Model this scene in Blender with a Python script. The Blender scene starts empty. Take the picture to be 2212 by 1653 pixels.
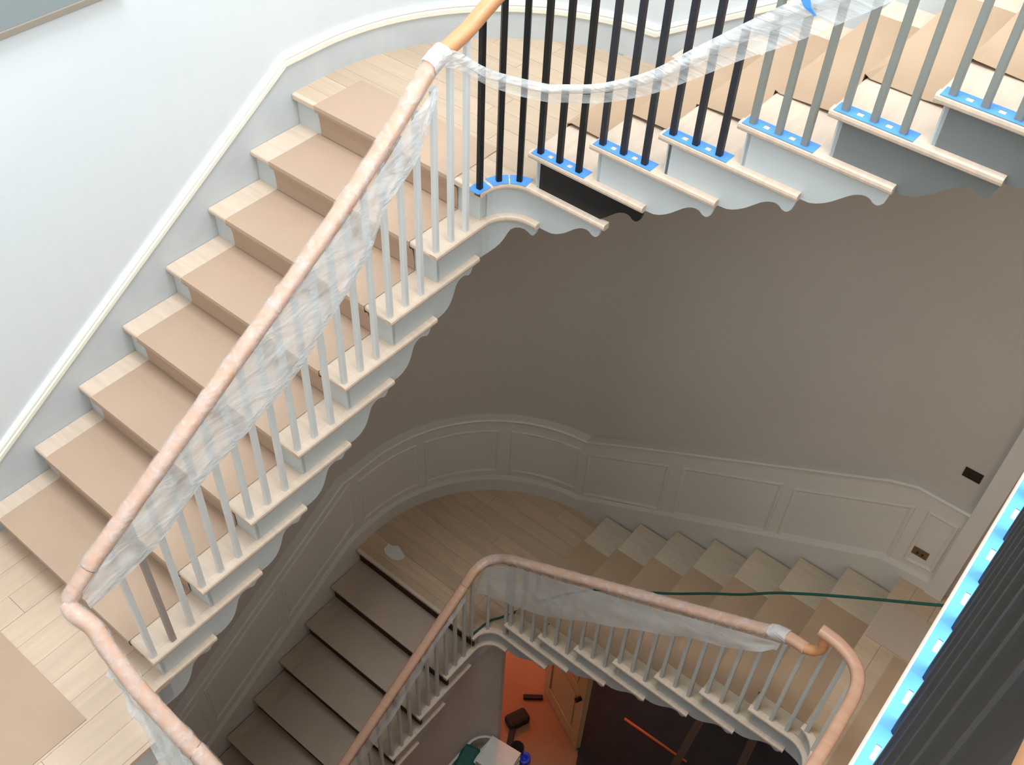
import bpy, bmesh, math, random
from mathutils import Vector, Matrix, noise
random.seed(7)
sc = bpy.context.scene
COL = sc.collection

# ------------------------------------------------------------------ camera, light, exposure
cam_d = bpy.data.cameras.new('camera'); cam = bpy.data.objects.new('camera', cam_d); COL.objects.link(cam)
cam_d.sensor_fit = 'HORIZONTAL'; cam_d.sensor_width = 36.0; cam_d.lens = 36.0 * 2218.1118 / 2212.0
cam_d.clip_start = 0.02; cam_d.clip_end = 100
_r = Vector((0.7750160, 0.6307393, 0.0389628)); _u = Vector((-0.4774809, 0.5440825, 0.6899176)); _d = Vector((-0.4139591, 0.5533012, -0.7228386))
cam.matrix_world = Matrix(((_r.x, _u.x, -_d.x, 2.3325122), (_r.y, _u.y, -_d.y, -2.9896517), (_r.z, _u.z, -_d.z, 2.6537130), (0, 0, 0, 1)))
sc.camera = cam

w = bpy.data.worlds.new('world'); sc.world = w; w.use_nodes = True
bg = w.node_tree.nodes['Background']; bg.inputs[0].default_value = (0.80, 0.90, 1.0, 1); bg.inputs[1].default_value = 1.0

def area(name, loc, sx, sy, power, col, rot=(0, 0, 0)):
    l = bpy.data.lights.new(name, 'AREA'); l.shape = 'RECTANGLE'; l.size = sx; l.size_y = sy; l.energy = power; l.color = col
    o = bpy.data.objects.new(name, l); o.location = loc; o.rotation_euler = rot; COL.objects.link(o); return o
area('skylight_light', (0.75, -1.2, 6.32), 2.3, 2.5, 350, (0.86, 0.945, 1.0))
# daylight from a tall window in the right wall of the top landing
area('window_light', (3.66, -1.6, 3.0), 2.2, 1.8, 124, (0.80, 0.925, 1.0), (0, math.radians(90), 0))
def point(name, loc, power, col, rad=0.06):
    l = bpy.data.lights.new(name, 'POINT'); l.energy = power; l.color = col; l.shadow_soft_size = rad
    o = bpy.data.objects.new(name, l); o.location = loc; COL.objects.link(o); return o
point('work_lamp_light', (-0.45, 0.95, -4.5), 20, (1.0, 0.17, 0.008))
point('landing_lamp_light', (3.3, -1.2, -0.7), 13, (1.0, 0.72, 0.45))

vs = sc.view_settings
vs.view_transform = 'Standard'; vs.look = 'None'; vs.exposure = 0.0; vs.gamma = 1.0; vs.use_curve_mapping = False

# ------------------------------------------------------------------ materials
def lin(c):
    return tuple(((v / 255) / 12.92 if v / 255 <= .04045 else ((v / 255 + .055) / 1.055) ** 2.4) for v in c) + (1,)
MATS = {}
def mat(name, rgb, rough=.6, var=0.0, scale=6.0, stretch=(1, 1, 1), bump=0.0, bscale=40.0, spec=.4, per=0.0, metal=0.0, rgb2=None, det=4.0):
    m = bpy.data.materials.new(name); m.use_nodes = True; nt = m.node_tree; b = nt.nodes['Principled BSDF']
    b.inputs['Roughness'].default_value = rough; b.inputs['Specular IOR Level'].default_value = spec; b.inputs['Metallic'].default_value = metal
    base = lin(rgb); b.inputs['Base Color'].default_value = base
    tc = nt.nodes.new('ShaderNodeTexCoord'); mp = nt.nodes.new('ShaderNodeMapping'); mp.inputs['Scale'].default_value = stretch
    nt.links.new(tc.outputs['Object'], mp.inputs['Vector'])
    oi = nt.nodes.new('ShaderNodeObjectInfo')
    cout = None
    if var > 0 or rgb2:
        n = nt.nodes.new('ShaderNodeTexNoise'); n.inputs['Scale'].default_value = scale; n.inputs['Detail'].default_value = det
        n.noise_dimensions = '4D'
        mul = nt.nodes.new('ShaderNodeMath'); mul.operation = 'MULTIPLY'; mul.inputs[1].default_value = 30.0
        nt.links.new(oi.outputs['Random'], mul.inputs[0]); nt.links.new(mul.outputs[0], n.inputs['W'])
        nt.links.new(mp.outputs['Vector'], n.inputs['Vector'])
        rp = nt.nodes.new('ShaderNodeValToRGB')
        c2 = lin(rgb2) if rgb2 else tuple(min(1, x * (1 + var)) for x in base[:3]) + (1,)
        c1 = tuple(x * (1 - var) for x in base[:3]) + (1,)
        rp.color_ramp.elements[0].position = .3; rp.color_ramp.elements[0].color = c1
        rp.color_ramp.elements[1].position = .7; rp.color_ramp.elements[1].color = c2
        nt.links.new(n.outputs['Fac'], rp.inputs['Fac']); cout = rp.outputs['Color']
    if per > 0:
        mr = nt.nodes.new('ShaderNodeMapRange'); mr.inputs['To Min'].default_value = 1 - per; mr.inputs['To Max'].default_value = 1 + per
        nt.links.new(oi.outputs['Random'], mr.inputs['Value'])
        hs = nt.nodes.new('ShaderNodeHueSaturation'); nt.links.new(mr.outputs['Result'], hs.inputs['Value'])
        if cout: nt.links.new(cout, hs.inputs['Color'])
        else: hs.inputs['Color'].default_value = base
        cout = hs.outputs['Color']
    if cout: nt.links.new(cout, b.inputs['Base Color'])
    if bump > 0:
        n2 = nt.nodes.new('ShaderNodeTexNoise'); n2.inputs['Scale'].default_value = bscale; n2.inputs['Detail'].default_value = 3
        nt.links.new(mp.outputs['Vector'], n2.inputs['Vector'])
        bp = nt.nodes.new('ShaderNodeBump'); bp.inputs['Strength'].default_value = bump; bp.inputs['Distance'].default_value = .01
        nt.links.new(n2.outputs['Fac'], bp.inputs['Height']); nt.links.new(bp.outputs['Normal'], b.inputs['Normal'])
    MATS[name] = m; return m

mat('wall_paint', (224, 226, 226), .75, .02, 1.2, bump=.05, bscale=60)
mat('lower_shade_paint', (208, 196, 183), .7, .03, 1.5, bump=.05, bscale=60)  # wall white with the dimness of the lower storey mixed in
mat('dado_paint', (229, 220, 208), .5, .02, 2)
mat('kraft_low', (182, 150, 120), .8, .07, 3.0, bump=.12, bscale=9, per=.03)
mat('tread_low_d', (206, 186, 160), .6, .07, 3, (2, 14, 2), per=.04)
mat('trim_paint', (240, 238, 230), .45, .01)
mat('skirt_primer', (203, 206, 207), .7, .05, 7)
mat('riser_shade', (70, 44, 30), .7, .1, 5)  # shadow under the tread edges is put into this riser colour
mat('cream_trim', (246, 241, 222), .45, .02, 3)
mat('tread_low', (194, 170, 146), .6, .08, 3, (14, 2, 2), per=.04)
mat('bal_low', (222, 220, 212), .5, .03, 5)
mat('stair_paint', (206, 209, 208), .5, .03, 4)
mat('grey_paint', (122, 124, 122), .5, .03, 4)
mat('black_paint', (20, 20, 20), .45)
mat('blue_black_paint', (42, 43, 50), .45)
mat('bal_white', (232, 230, 226), .45, .02, 5)
mat('bal_grey', (142, 142, 134), .45, .03, 5)
mat('bal_primer', (172, 156, 148), .6, .05, 5)
mat('bal_dark', (36, 35, 33), .5, .04, 5)
mat('tread_wood', (220, 196, 174), .55, .07, 3, (14, 2, 2), per=.03)
mat('tread_wood_x', (220, 196, 174), .55, .07, 3, (2, 14, 2), per=.03)
mat('plank_x', (200, 174, 148), .5, .07, 2.5, (1.2, 16, 4), per=.07)
mat('plank_y', (216, 188, 163), .5, .06, 2.5, (16, 1.2, 4), per=.04)
mat('plank_low', (206, 176, 146), .5, .10, 2.5, (1.2, 16, 4), per=.07)
mat('kraft_paper', (190, 160, 136), .8, .04, 2.2, bump=.12, bscale=9, per=.015)
mat('kraft_dark', (196, 173, 152), .8, .08, 3.0, bump=.12, bscale=9, per=.03)
mat('kraft_tan', (184, 153, 124), .75, .05, 3.0, bump=.1, bscale=9, per=.02)
mat('rail_wood', (214, 166, 138), .4, .08, 3, (2, 14, 14))
mat('rail_bare', (216, 152, 108), .4, .10, 3, (14, 2, 14))
mat('tape', (84, 150, 232), .55, .06, 14)
mat('concrete_floor', (152, 110, 74), .8, .10, 2.5, bump=.1)
mat('hall_end_shade', (64, 52, 46), .8, .1, 2)
mat('door_wood', (196, 160, 112), .5, .06, 3, (2, 2, 12))
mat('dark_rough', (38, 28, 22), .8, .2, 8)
mat('box_dark', (52, 34, 24), .8)
mat('box_tan', (120, 92, 60), .8)
mat('panel_grey', (142, 148, 148), .55, .03, 2)
mat('panel_edge', (150, 138, 124), .5)
mat('cord', (34, 84, 72), .5)
mat('stud', (128, 112, 98), .7, .06, 4)
mat('lamplit_orange', (200, 98, 44), .45, .08, 6)
mat('bundle', (206, 206, 194), .6, .04, 6)
mat('blue_roll', (40, 70, 200), .4)
mat('plaster_bit', (232, 226, 216), .8)

def film(name, lo, hi, scale, stretch, tint=(246, 245, 243), streak=.5):
    m = bpy.data.materials.new(name); m.use_nodes = True; nt = m.node_tree
    out = nt.nodes['Material Output']; b = nt.nodes['Principled BSDF']
    b.inputs['Base Color'].default_value = lin(tint); b.inputs['Roughness'].default_value = .22; b.inputs['Specular IOR Level'].default_value = .6
    tc = nt.nodes.new('ShaderNodeTexCoord'); mp = nt.nodes.new('ShaderNodeMapping'); mp.inputs['Scale'].default_value = stretch
    mp.inputs['Rotation'].default_value = (0.5, 0.35, 0.2)
    nt.links.new(tc.outputs['Object'], mp.inputs['Vector'])
    n = nt.nodes.new('ShaderNodeTexNoise'); n.inputs['Scale'].default_value = scale; n.inputs['Detail'].default_value = 5; n.inputs['Distortion'].default_value = streak
    nt.links.new(mp.outputs['Vector'], n.inputs['Vector'])
    mr = nt.nodes.new('ShaderNodeMapRange'); mr.inputs['From Min'].default_value = .35; mr.inputs['From Max'].default_value = .68
    mr.inputs['To Min'].default_value = lo; mr.inputs['To Max'].default_value = hi
    nt.links.new(n.outputs['Fac'], mr.inputs['Value'])
    bp = nt.nodes.new('ShaderNodeBump'); bp.inputs['Strength'].default_value = .6; bp.inputs['Distance'].default_value = .02
    nt.links.new(n.outputs['Fac'], bp.inputs['Height']); nt.links.new(bp.outputs['Normal'], b.inputs['Normal'])
    tl = nt.nodes.new('ShaderNodeBsdfTranslucent'); tl.inputs['Color'].default_value = lin(tint)
    m1 = nt.nodes.new('ShaderNodeMixShader'); m1.inputs['Fac'].default_value = .18
    nt.links.new(b.outputs[0], m1.inputs[1]); nt.links.new(tl.outputs[0], m1.inputs[2])
    tr = nt.nodes.new('ShaderNodeBsdfTransparent')
    mx = nt.nodes.new('ShaderNodeMixShader'); nt.links.new(mr.outputs['Result'], mx.inputs['Fac'])
    nt.links.new(tr.outputs[0], mx.inputs[1]); nt.links.new(m1.outputs[0], mx.inputs[2]); nt.links.new(mx.outputs[0], out.inputs['Surface'])
    MATS[name] = m; return m
film('film_sheet', .48, .82, 5.0, (5, .9, 2.6))
film('film_wrap', .06, .42, 11.0, (2, 2, 2))
film('film_swag', .34, .52, 4.0, (.8, 3, 9))
film('film_roll', .58, .88, 4.0, (.8, 4, 9))
film('film_low', .50, .70, 2.5, (1.2, 2, 2))

# ------------------------------------------------------------------ builders
ORG = {}
def empty(name, loc, label=None, cat=None, group=None):
    o = bpy.data.objects.new(name, None); o.location = loc; o.empty_display_size = .1; COL.objects.link(o); ORG[o.name] = Vector(loc)
    if label: tag(o, label, cat, group)
    return o
def tag(o, label, cat, group=None, kind=None):
    if label: o['label'] = label
    if cat: o['category'] = cat
    if group: o['group'] = group
    if kind: o['kind'] = kind
    return o
def mobj(name, verts, faces, m, parent=None, smooth=False, kind=None, origin=None, bevel=0, sharp=None):
    bm = bmesh.new(); vv = [bm.verts.new(v) for v in verts]
    for f in faces:
        try: bm.faces.new([vv[i] for i in f])
        except ValueError: pass
    return bobj(name, bm, m, parent, smooth, kind, origin, bevel)
def bobj(name, bm, m, parent=None, smooth=False, kind=None, origin=None, bevel=0):
    bmesh.ops.remove_doubles(bm, verts=bm.verts, dist=1e-6)
    bmesh.ops.recalc_face_normals(bm, faces=bm.faces)
    if bevel > 0:
        es = [e for e in bm.edges if len(e.link_faces) == 2 and e.calc_face_angle(0) > .6]
        bmesh.ops.bevel(bm, geom=es, offset=bevel, segments=2, profile=.5, affect='EDGES', clamp_overlap=True)
    if origin is None:
        xs = [v.co for v in bm.verts]; n = max(1, len(xs))
        lo = Vector((min(c.x for c in xs), min(c.y for c in xs), min(c.z for c in xs))); hi = Vector((max(c.x for c in xs), max(c.y for c in xs), max(c.z for c in xs)))
        origin = Vector(((lo.x + hi.x) / 2, (lo.y + hi.y) / 2, lo.z))
    origin = Vector(origin)
    bmesh.ops.translate(bm, verts=bm.verts, vec=-origin)
    me = bpy.data.meshes.new(name); bm.to_mesh(me); bm.free()
    if smooth:
        for p in me.polygons: p.use_smooth = True
    me.materials.append(MATS[m] if isinstance(m, str) else m)
    o = bpy.data.objects.new(name, me); COL.objects.link(o); ORG[o.name] = origin
    if parent is not None:
        o.parent = parent; o.location = origin - ORG[parent.name]
    else: o.location = origin
    if kind: o['kind'] = kind
    return o
def boxvf(x0, x1, y0, y1, z0, z1):
    v = [(x0, y0, z0), (x1, y0, z0), (x1, y1, z0), (x0, y1, z0), (x0, y0, z1), (x1, y0, z1), (x1, y1, z1), (x0, y1, z1)]
    return v, [(0, 3, 2, 1), (4, 5, 6, 7), (0, 1, 5, 4), (1, 2, 6, 5), (2, 3, 7, 6), (3, 0, 4, 7)]
def box(name, x0, x1, y0, y1, z0, z1, m, parent=None, bevel=0, kind=None):
    v, f = boxvf(x0, x1, y0, y1, z0, z1); return mobj(name, v, f, m, parent, bevel=bevel, kind=kind)
def grid_faces(nu, nv, cu=False, cv=False):
    F = []
    for i in range(nu if cu else nu - 1):
        for j in range(nv if cv else nv - 1):
            F.append((i * nv + j, ((i + 1) % nu) * nv + j, ((i + 1) % nu) * nv + (j + 1) % nv, i * nv + (j + 1) % nv))
    return F
def sweep(name, pts, prof, m, parent=None, smooth=True, jitter=0, closed_ends=True, kind=None):
    """prof: list of (n, z); n is horizontal, to the right of travel"""
    V = []; n = len(pts); k = len(prof); P = [Vector(p) for p in pts]
    for i, p in enumerate(P):
        a = P[max(0, i - 1)]; b = P[min(n - 1, i + 1)]; t = (b - a); h = Vector((t.x, t.y, 0))
        if h.length < 1e-5: h = Vector((1, 0, 0))
        h.normalize(); nn = Vector((h.y, -h.x, 0))
        tt = t.normalized(); up = nn.cross(tt)
        if up.z < 0: up = -up
        for (q, z) in prof:
            c = p + nn * q + up * z
            if jitter:
                c += Vector((noise.noise(c * 18), noise.noise(c * 18 + Vector((9, 2, 4))), noise.noise(c * 18 + Vector((3, 7, 1))))) * jitter
            V.append(c)
    F = grid_faces(n, k, False, True)
    if closed_ends: F += [tuple(range(k)), tuple((n - 1) * k + j for j in range(k))]
    return mobj(name, V, F, m, parent, smooth, kind)
def spline(pts, n=8):
    P = [Vector(p) for p in pts]; out = []
    for i in range(len(P) - 1):
        p0 = P[max(0, i - 1)]; p1 = P[i]; p2 = P[i + 1]; p3 = P[min(len(P) - 1, i + 2)]
        for k in range(n):
            t = k / n
            out.append(.5 * ((2 * p1) + (p2 - p0) * t + (2 * p0 - 5 * p1 + 4 * p2 - p3) * t * t + (3 * p1 - p0 - 3 * p2 + p3) * t ** 3))
    out.append(P[-1]); return out
def tube(name, pts, r, m, parent=None, seg=8, kind=None):
    return sweep(name, pts, [(r * math.cos(a * 2 * math.pi / seg), r * math.sin(a * 2 * math.pi / seg)) for a in range(seg)], m, parent, True, kind=kind)

class Path:
    """edge of the well: up the left side (+Y), round a concave corner, along the back (+X), round to the right side (-Y)"""
    def __init__(s, r, X, x0=0.0, y0=0.0): s.r = r; s.X = X; s.x0 = x0; s.y0 = y0; s.La = r * math.pi / 2; s.Lb = s.La + (X - x0 - 2 * r)
    def uA(s, y): return y + s.r - s.y0
    def uB(s, x):
        x -= s.x0
        if x >= s.r: return s.La + x - s.r
        return s.La * (1 - math.acos(max(-1, min(1, 1 - (s.r - x) / s.r))) / (math.pi / 2)) if False else s.La - (s.r - x)
    def pt(s, u, off=0.0):
        r = s.r
        if u <= 0: x, y, nx, ny = 0, -r + u, -1, 0
        elif u <= s.La:
            a = u / r; x = r - r * math.cos(a); y = -r + r * math.sin(a); nx, ny = -math.cos(a), math.sin(a)
        elif u <= s.Lb: x, y, nx, ny = r + u - s.La, 0, 0, 1
        elif u <= s.Lb + s.La:
            a = (u - s.Lb) / r; W = s.X - s.x0; x = W - r + r * math.sin(a); y = -r + r * math.cos(a); nx, ny = math.sin(a), math.cos(a)
        else: x, y, nx, ny = s.X - s.x0, -r - (u - s.Lb - s.La), 1, 0
        return (x + nx * off + s.x0, y + ny * off + s.y0)
    def samples(s, u0, u1, step=.025):
        br = sorted([u0, u1] + [b for b in (0, s.La, s.Lb, s.Lb + s.La) if u0 < b < u1]); out = []
        for a, b in zip(br[:-1], br[1:]):
            mid = (a + b) / 2
            curved = (0 < mid < s.La) or (s.Lb < mid < s.Lb + s.La)
            n = max(1, int((b - a) / step)) if curved else 1
            out += [a + (b - a) * i / n for i in range(n)]
        return out + [u1]
PU = Path(.13, 2.355)
PL = Path(.13, 2.245)
def nosing_strip(name, P, u0, u1, z, th, m, parent, ov=.04):
    """return nosing, rounded front edge"""
    h = th / 2
    prof = [(ov, 0), (h * .5, 0), (h * .12, -h * .35), (0, -h), (h * .12, -h * 1.65), (h * .5, -th), (ov, -th)]
    U = P.samples(u0, u1); V = []
    for u in U:
        for o, dz in prof: x, y = P.pt(u, o); V.append((x, y, z + dz))
    k = len(prof); F = grid_faces(len(U), k, False, True) + [tuple(range(k)), tuple((len(U) - 1) * k + j for j in range(k))]
    return mobj(name, V, F, m, parent)
BR = [(.036, -.205), (.285, -.207), (.32, -.205), (.345, -.196), (.37, -.181), (.395, -.162), (.42, -.138), (.445, -.114), (.465, -.099), (.485, -.09), (.503, -.087), (.518, -.091), (.53, -.101), (.545, -.104), (.556, -.098), (.566, -.085), (.572, -.06), (.575, -.034)]
BRA = [(.036, -.205), (.30, -.214), (.34, -.217), (.372, -.211), (.398, -.197), (.418, -.175), (.433, -.148), (.445, -.118), (.455, -.096), (.47, -.082), (.49, -.076), (.51, -.077), (.527, -.086), (.54, -.094), (.553, -.09), (.565, -.072), (.572, -.034)]
def bracket(name, P, u_front, z, scl, m, parent, umin=None, fs=1.0, off=.03, th=.016, left=False):
    pts = [(u_front + s * scl * fs, z + d * scl) for s, d in (BRA if left else BR)]
    V = []; zt = z - .028 * scl
    allu = []
    for (a, za), (b, zb) in zip(pts[:-1], pts[1:]):
        n = max(1, int((b - a) / .025)) if a < .4 else 1
        allu += [(a + (b - a) * i / n, za + (zb - za) * i / n) for i in range(n)]
    allu.append(pts[-1])
    if umin is not None: allu = [(u, zz) for u, zz in allu if u >= umin]
    for u, zz in allu:
        for o in (off, off + th):
            x, y = P.pt(u, o); V += [(x, y, zt), (x, y, min(zz, zt - .002))]
    n = len(allu); F = []
    for i in range(n - 1):
        a = i * 4; b = a + 4
        F += [(a, b, b + 1, a + 1), (a + 2, a + 3, b + 3, b + 2), (a, a + 2, b + 2, b), (a + 1, b + 1, b + 3, a + 3)]
    F += [(0, 1, 3, 2), (4 * n - 4, 4 * n - 2, 4 * n - 1, 4 * n - 3)]
    return mobj(name, V, F, m, parent)
def prism(name, poly, z0, z1, m, parent=None, bevel=0, kind=None):
    n = len(poly); V = [(x, y, z0) for x, y in poly] + [(x, y, z1) for x, y in poly]
    F = [tuple(range(n - 1, -1, -1)), tuple(range(n, 2 * n))] + [(i, (i + 1) % n, n + (i + 1) % n, n + i) for i in range(n)]
    return mobj(name, V, F, m, parent, bevel=bevel, kind=kind)
def slab_poly(name, poly_sz, t0, t1, mp, m, parent):
    """polygon in (along, z) extruded across"""
    n = len(poly_sz); V = [mp(s, t0, z) for s, z in poly_sz] + [mp(s, t1, z) for s, z in poly_sz]
    F = [tuple(range(n)), tuple(range(2 * n - 1, n - 1, -1))] + [(i, n + i, n + (i + 1) % n, (i + 1) % n) for i in range(n)]
    return mobj(name, V, F, m, parent)
def planks(parent, poly, z0, z1, axis, width, m, start, seed, joint=(.7, 1.5)):
    rnd = random.Random(seed); xs = [p[0] for p in poly]; ys = [p[1] for p in poly]
    lo, hi = ((min(ys), max(ys)) if axis == 'x' else (min(xs), max(xs)))
    l0, l1 = ((min(xs), max(xs)) if axis == 'x' else (min(ys), max(ys)))
    g = .0007; c = lo - start
    while c < hi:
        cuts = [l0]; q = l0 + rnd.uniform(.3, 1.1)
        while q < l1 - .2: cuts.append(q); q += rnd.uniform(*joint)
        cuts.append(l1)
        for a, b in zip(cuts[:-1], cuts[1:]):
            bm = bmesh.new(); bm.faces.new([bm.verts.new((x, y, z0)) for x, y in poly])
            A = Vector((0, 1, 0)) if axis == 'x' else Vector((1, 0, 0)); L = Vector((1, 0, 0)) if axis == 'x' else Vector((0, 1, 0))
            for nrm, val, inn in ((A, c + g, True), (A, c + width - g, False), (L, a + g, True), (L, b - g, False)):
                ge = list(bm.verts) + list(bm.edges) + list(bm.faces)
                if not bm.faces: break
                bmesh.ops.bisect_plane(bm, geom=ge, dist=1e-6, plane_co=nrm * val, plane_no=nrm, clear_inner=inn, clear_outer=not inn)
            ar = sum(f.calc_area() for f in bm.faces)
            if ar < .002: bm.free(); continue
            r = bmesh.ops.extrude_face_region(bm, geom=list(bm.faces))
            dz = rnd.uniform(-.0008, .0)
            bmesh.ops.translate(bm, verts=[v for v in r['geom'] if isinstance(v, bmesh.types.BMVert)], vec=(0, 0, z1 - z0 + dz))
            bobj('plank', bm, m, parent)
        c += width
def arc(cx, cy, r, a0, a1, n):
    return [(cx + r * math.cos(math.radians(a0 + (a1 - a0) * i / n)), cy + r * math.sin(math.radians(a0 + (a1 - a0) * i / n))) for i in range(n + 1)]

R = .178; NT = .03
WAX, WBY, WC, WR = -1.22, 1.29, (.02, .05), 1.24       # wall planes and the rounded wall corner between them
ZTOP = 6.4; ZF = -5.75
gA, yA0 = .2921, -.17
gB, xB0 = .3024, -.1897
def yA(i): return yA0 + gA * i
def xB(j): return xB0 + gB * j
LZ = -3.826; rL = .1665; gC = .2835; yC0 = -.149; gD = .285; xD1 = .143
def yC(i): return yC0 + gC * i
def xD(j): return xD1 + gD * (j - 1)
ZR = LZ + 8 * rL
ZS = -8 * R            # lower left landing
ZU = 8 * R             # top landing

# ------------------------------------------------------------------ the setting
def wall_mesh(name, pts, z0, z1, m, th=.12):
    """vertical wall following plan points, thickness to the left of travel"""
    n = len(pts); V = []
    for i, (x, y) in enumerate(pts):
        a = Vector(pts[max(0, i - 1)]); b = Vector(pts[min(n - 1, i + 1)]); t = (b - a).normalized(); nx, ny = -t.y, t.x
        V += [(x, y, z0), (x, y, z1), (x + nx * th, y + ny * th, z1), (x + nx * th, y + ny * th, z0)]
    F = grid_faces(n, 4, False, True) + [(0, 1, 2, 3), tuple((n - 1) * 4 + j for j in (3, 2, 1, 0))]
    return mobj(name, V, F, m, kind='structure')
ZB = -4.05
def wall_poly(name, axis, c, poly, th, m):
    """flat wall from a polygon in (along, z)"""
    n = len(poly); V = [((c, u, z) if axis == 'x' else (u, c, z)) for u, z in poly] + [((c + th, u, z) if axis == 'x' else (u, c + th, z)) for u, z in poly]
    F = [tuple(range(n)), tuple(range(2 * n - 1, n - 1, -1))] + [(i, n + i, n + (i + 1) % n, (i + 1) % n) for i in range(n)]
    return mobj(name, V, F, m, kind='structure')
# shade below the upper stair is put into a duller, warmer wall colour
ZM = -.22; eL = WC[1]
wall_poly('wall_left', 'x', WAX, [(-4.5, ZTOP), (eL, ZTOP), (eL, ZM), (yA(0), ZM), (yA(-8), ZS - .2), (-4.5, ZS - .2)], -.12, 'wall_paint')
wall_poly('wall_left_lower', 'x', WAX, [(-4.5, ZF), (eL, ZF), (eL, ZM), (yA(0), ZM), (yA(-8), ZS - .2), (-4.5, ZS - .2)], -.12, 'lower_shade_paint')
arcW = arc(WC[0], WC[1], WR, 180, 90, 48)
wall_mesh('wall_corner', arcW, ZM, ZTOP, 'wall_paint')
wall_mesh('wall_corner_lower', arcW, ZB, ZM, 'lower_shade_paint')
wall_poly('wall_back', 'y', WBY, [(WC[0], ZTOP), (3.7, ZTOP), (3.7, ZU - .2), (2.25, ZU - .2), (xB(1), ZM), (WC[0], ZM)], .12, 'wall_paint')
wall_poly('wall_back_lower', 'y', WBY, [(WC[0], ZB), (3.7, ZB), (3.7, ZU - .2), (2.25, ZU - .2), (xB(1), ZM), (WC[0], ZM)], .12, 'lower_shade_paint')
wall_mesh('wall_right', [(3.7, WBY), (3.7, -4.5)], ZF, ZTOP, 'wall_paint')
box('wall_front', -1.34, 3.82, -4.62, -4.5, ZF, ZTOP, 'wall_paint', kind='structure')
prism('floor_shade', [(.66, .475), (.75, .30), (3.69, .30), (3.69, 2.2), (.12, 2.2), (.12, .735)], ZF + .0005, ZF + .012, 'dark_rough', kind='structure')  # added dark slab, paints the shade on the hall floor under the flight
box('floor', -4.0, 5.0, -4.62, 4.5, ZF - .12, ZF, 'concrete_floor', kind='structure')
# ceiling with a skylight opening
V = []; F = []
for b in ((-1.34, -.5, -4.62, 1.41), (2.0, 3.82, -4.62, 1.41), (-.5, 2.0, -4.62, -2.6), (-.5, 2.0, .2, 1.41)):
    v, f = boxvf(*b, ZTOP, ZTOP + .15); k = len(V); V += v; F += [tuple(i + k for i in q) for q in f]
mobj('ceiling', V, F, 'wall_paint', kind='structure')
sk = empty('window_1', (.75, -1.2, ZTOP)); sk['kind'] = 'structure'
for b in ((-.5, -.44, -2.6, .2), (1.94, 2.0, -2.6, .2), (-.44, 1.94, -2.6, -2.54), (-.44, 1.94, .14, .2), (.72, .78, -2.54, .14)):
    box('window_frame', *b, ZTOP + .02, ZTOP + .1, 'trim_paint', sk)

# upper skirting along the wall side of the stair, with its moulded cap
def wallpath(off):
    """wall line offset into the room; u = y on the left wall, then arc, then x on the back wall"""
    def f(u):
        La = (WR - off) * math.pi / 2
        if u <= WC[1]: return (WAX + off, u)
        if u <= WC[1] + La:
            a = math.pi - (u - WC[1]) / (WR - off); return (WC[0] + (WR - off) * math.cos(a), WC[1] + (WR - off) * math.sin(a))
        return (WC[0] + u - WC[1] - La, WBY - off)
    f.La = (WR - off) * math.pi / 2
    f.uB = lambda x: WC[1] + f.La + x - WC[0]
    return f
def wall_band(name, off, th, samples, mtl, parent=None, bev=0, kind=None, prof=None):
    """samples: list of (u, z0, z1) along the wall path at offset off"""
    f = wallpath(off); V = []
    pr = prof or [(0, 0), (th, 0), (th, 1), (0, 1)]
    for u, z0, z1 in samples:
        x, y = f(u); x2, y2 = f(u + 1e-3); t = Vector((x2 - x, y2 - y)).normalized(); n = Vector((t.y, -t.x))
        for d, q in pr: V.append((x + n.x * d, y + n.y * d, z0 + (z1 - z0) * q))
    k = len(pr); F = grid_faces(len(samples), k, False, True) + [tuple(range(k)), tuple((len(samples) - 1) * k + j for j in range(k))]
    return mobj(name, V, F, mtl, parent, kind=kind)
def upper_skirt():
    f = wallpath(0); mA = R / gA; mB = R / gB; S = []
    capA = lambda y: mA * (y - yA0) + .19
    ykink = yA0 - .01; capL = .182
    xk = -.075
    for y in (-2.75, -2.4): S.append((y, ZS + .19))
    S += [(yA(-8) + .03, ZS + .19), (ykink, capL)]
    uB0 = f.uB(xk)
    for i in range(25): S.append((WC[1] + (f.uB(WC[0]) - WC[1]) * i / 25, capL))
    S = [s for s in S if s[0] < uB0 - .01] + [(uB0, capL)]
    S += [(f.uB(2.15), capL + mB * (2.15 - xk)), (f.uB(3.6), capL + mB * (2.15 - xk))]
    return S
S = upper_skirt()
wall_band('baseboard_left', 0, .018, [(u, z - .62, z - .03) for u, z in S], 'skirt_primer', kind='structure')
wall_band('trim_1', 0, .03, [(u, z - .036, z - .004) for u, z in S], 'cream_trim', kind='structure',
          prof=[(0, 0), (.022, 0), (.028, .15), (.028, .8), (.024, 1), (0, 1)])
wall_band('trim_5', 0, .03, [(u, z - .004, z + .022) for u, z in S], 'trim_paint', kind='structure',
          prof=[(0, 0), (.017, 0), (.017, .12), (.022, .2), (.020, .5), (.013, 1), (0, 1)])

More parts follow.
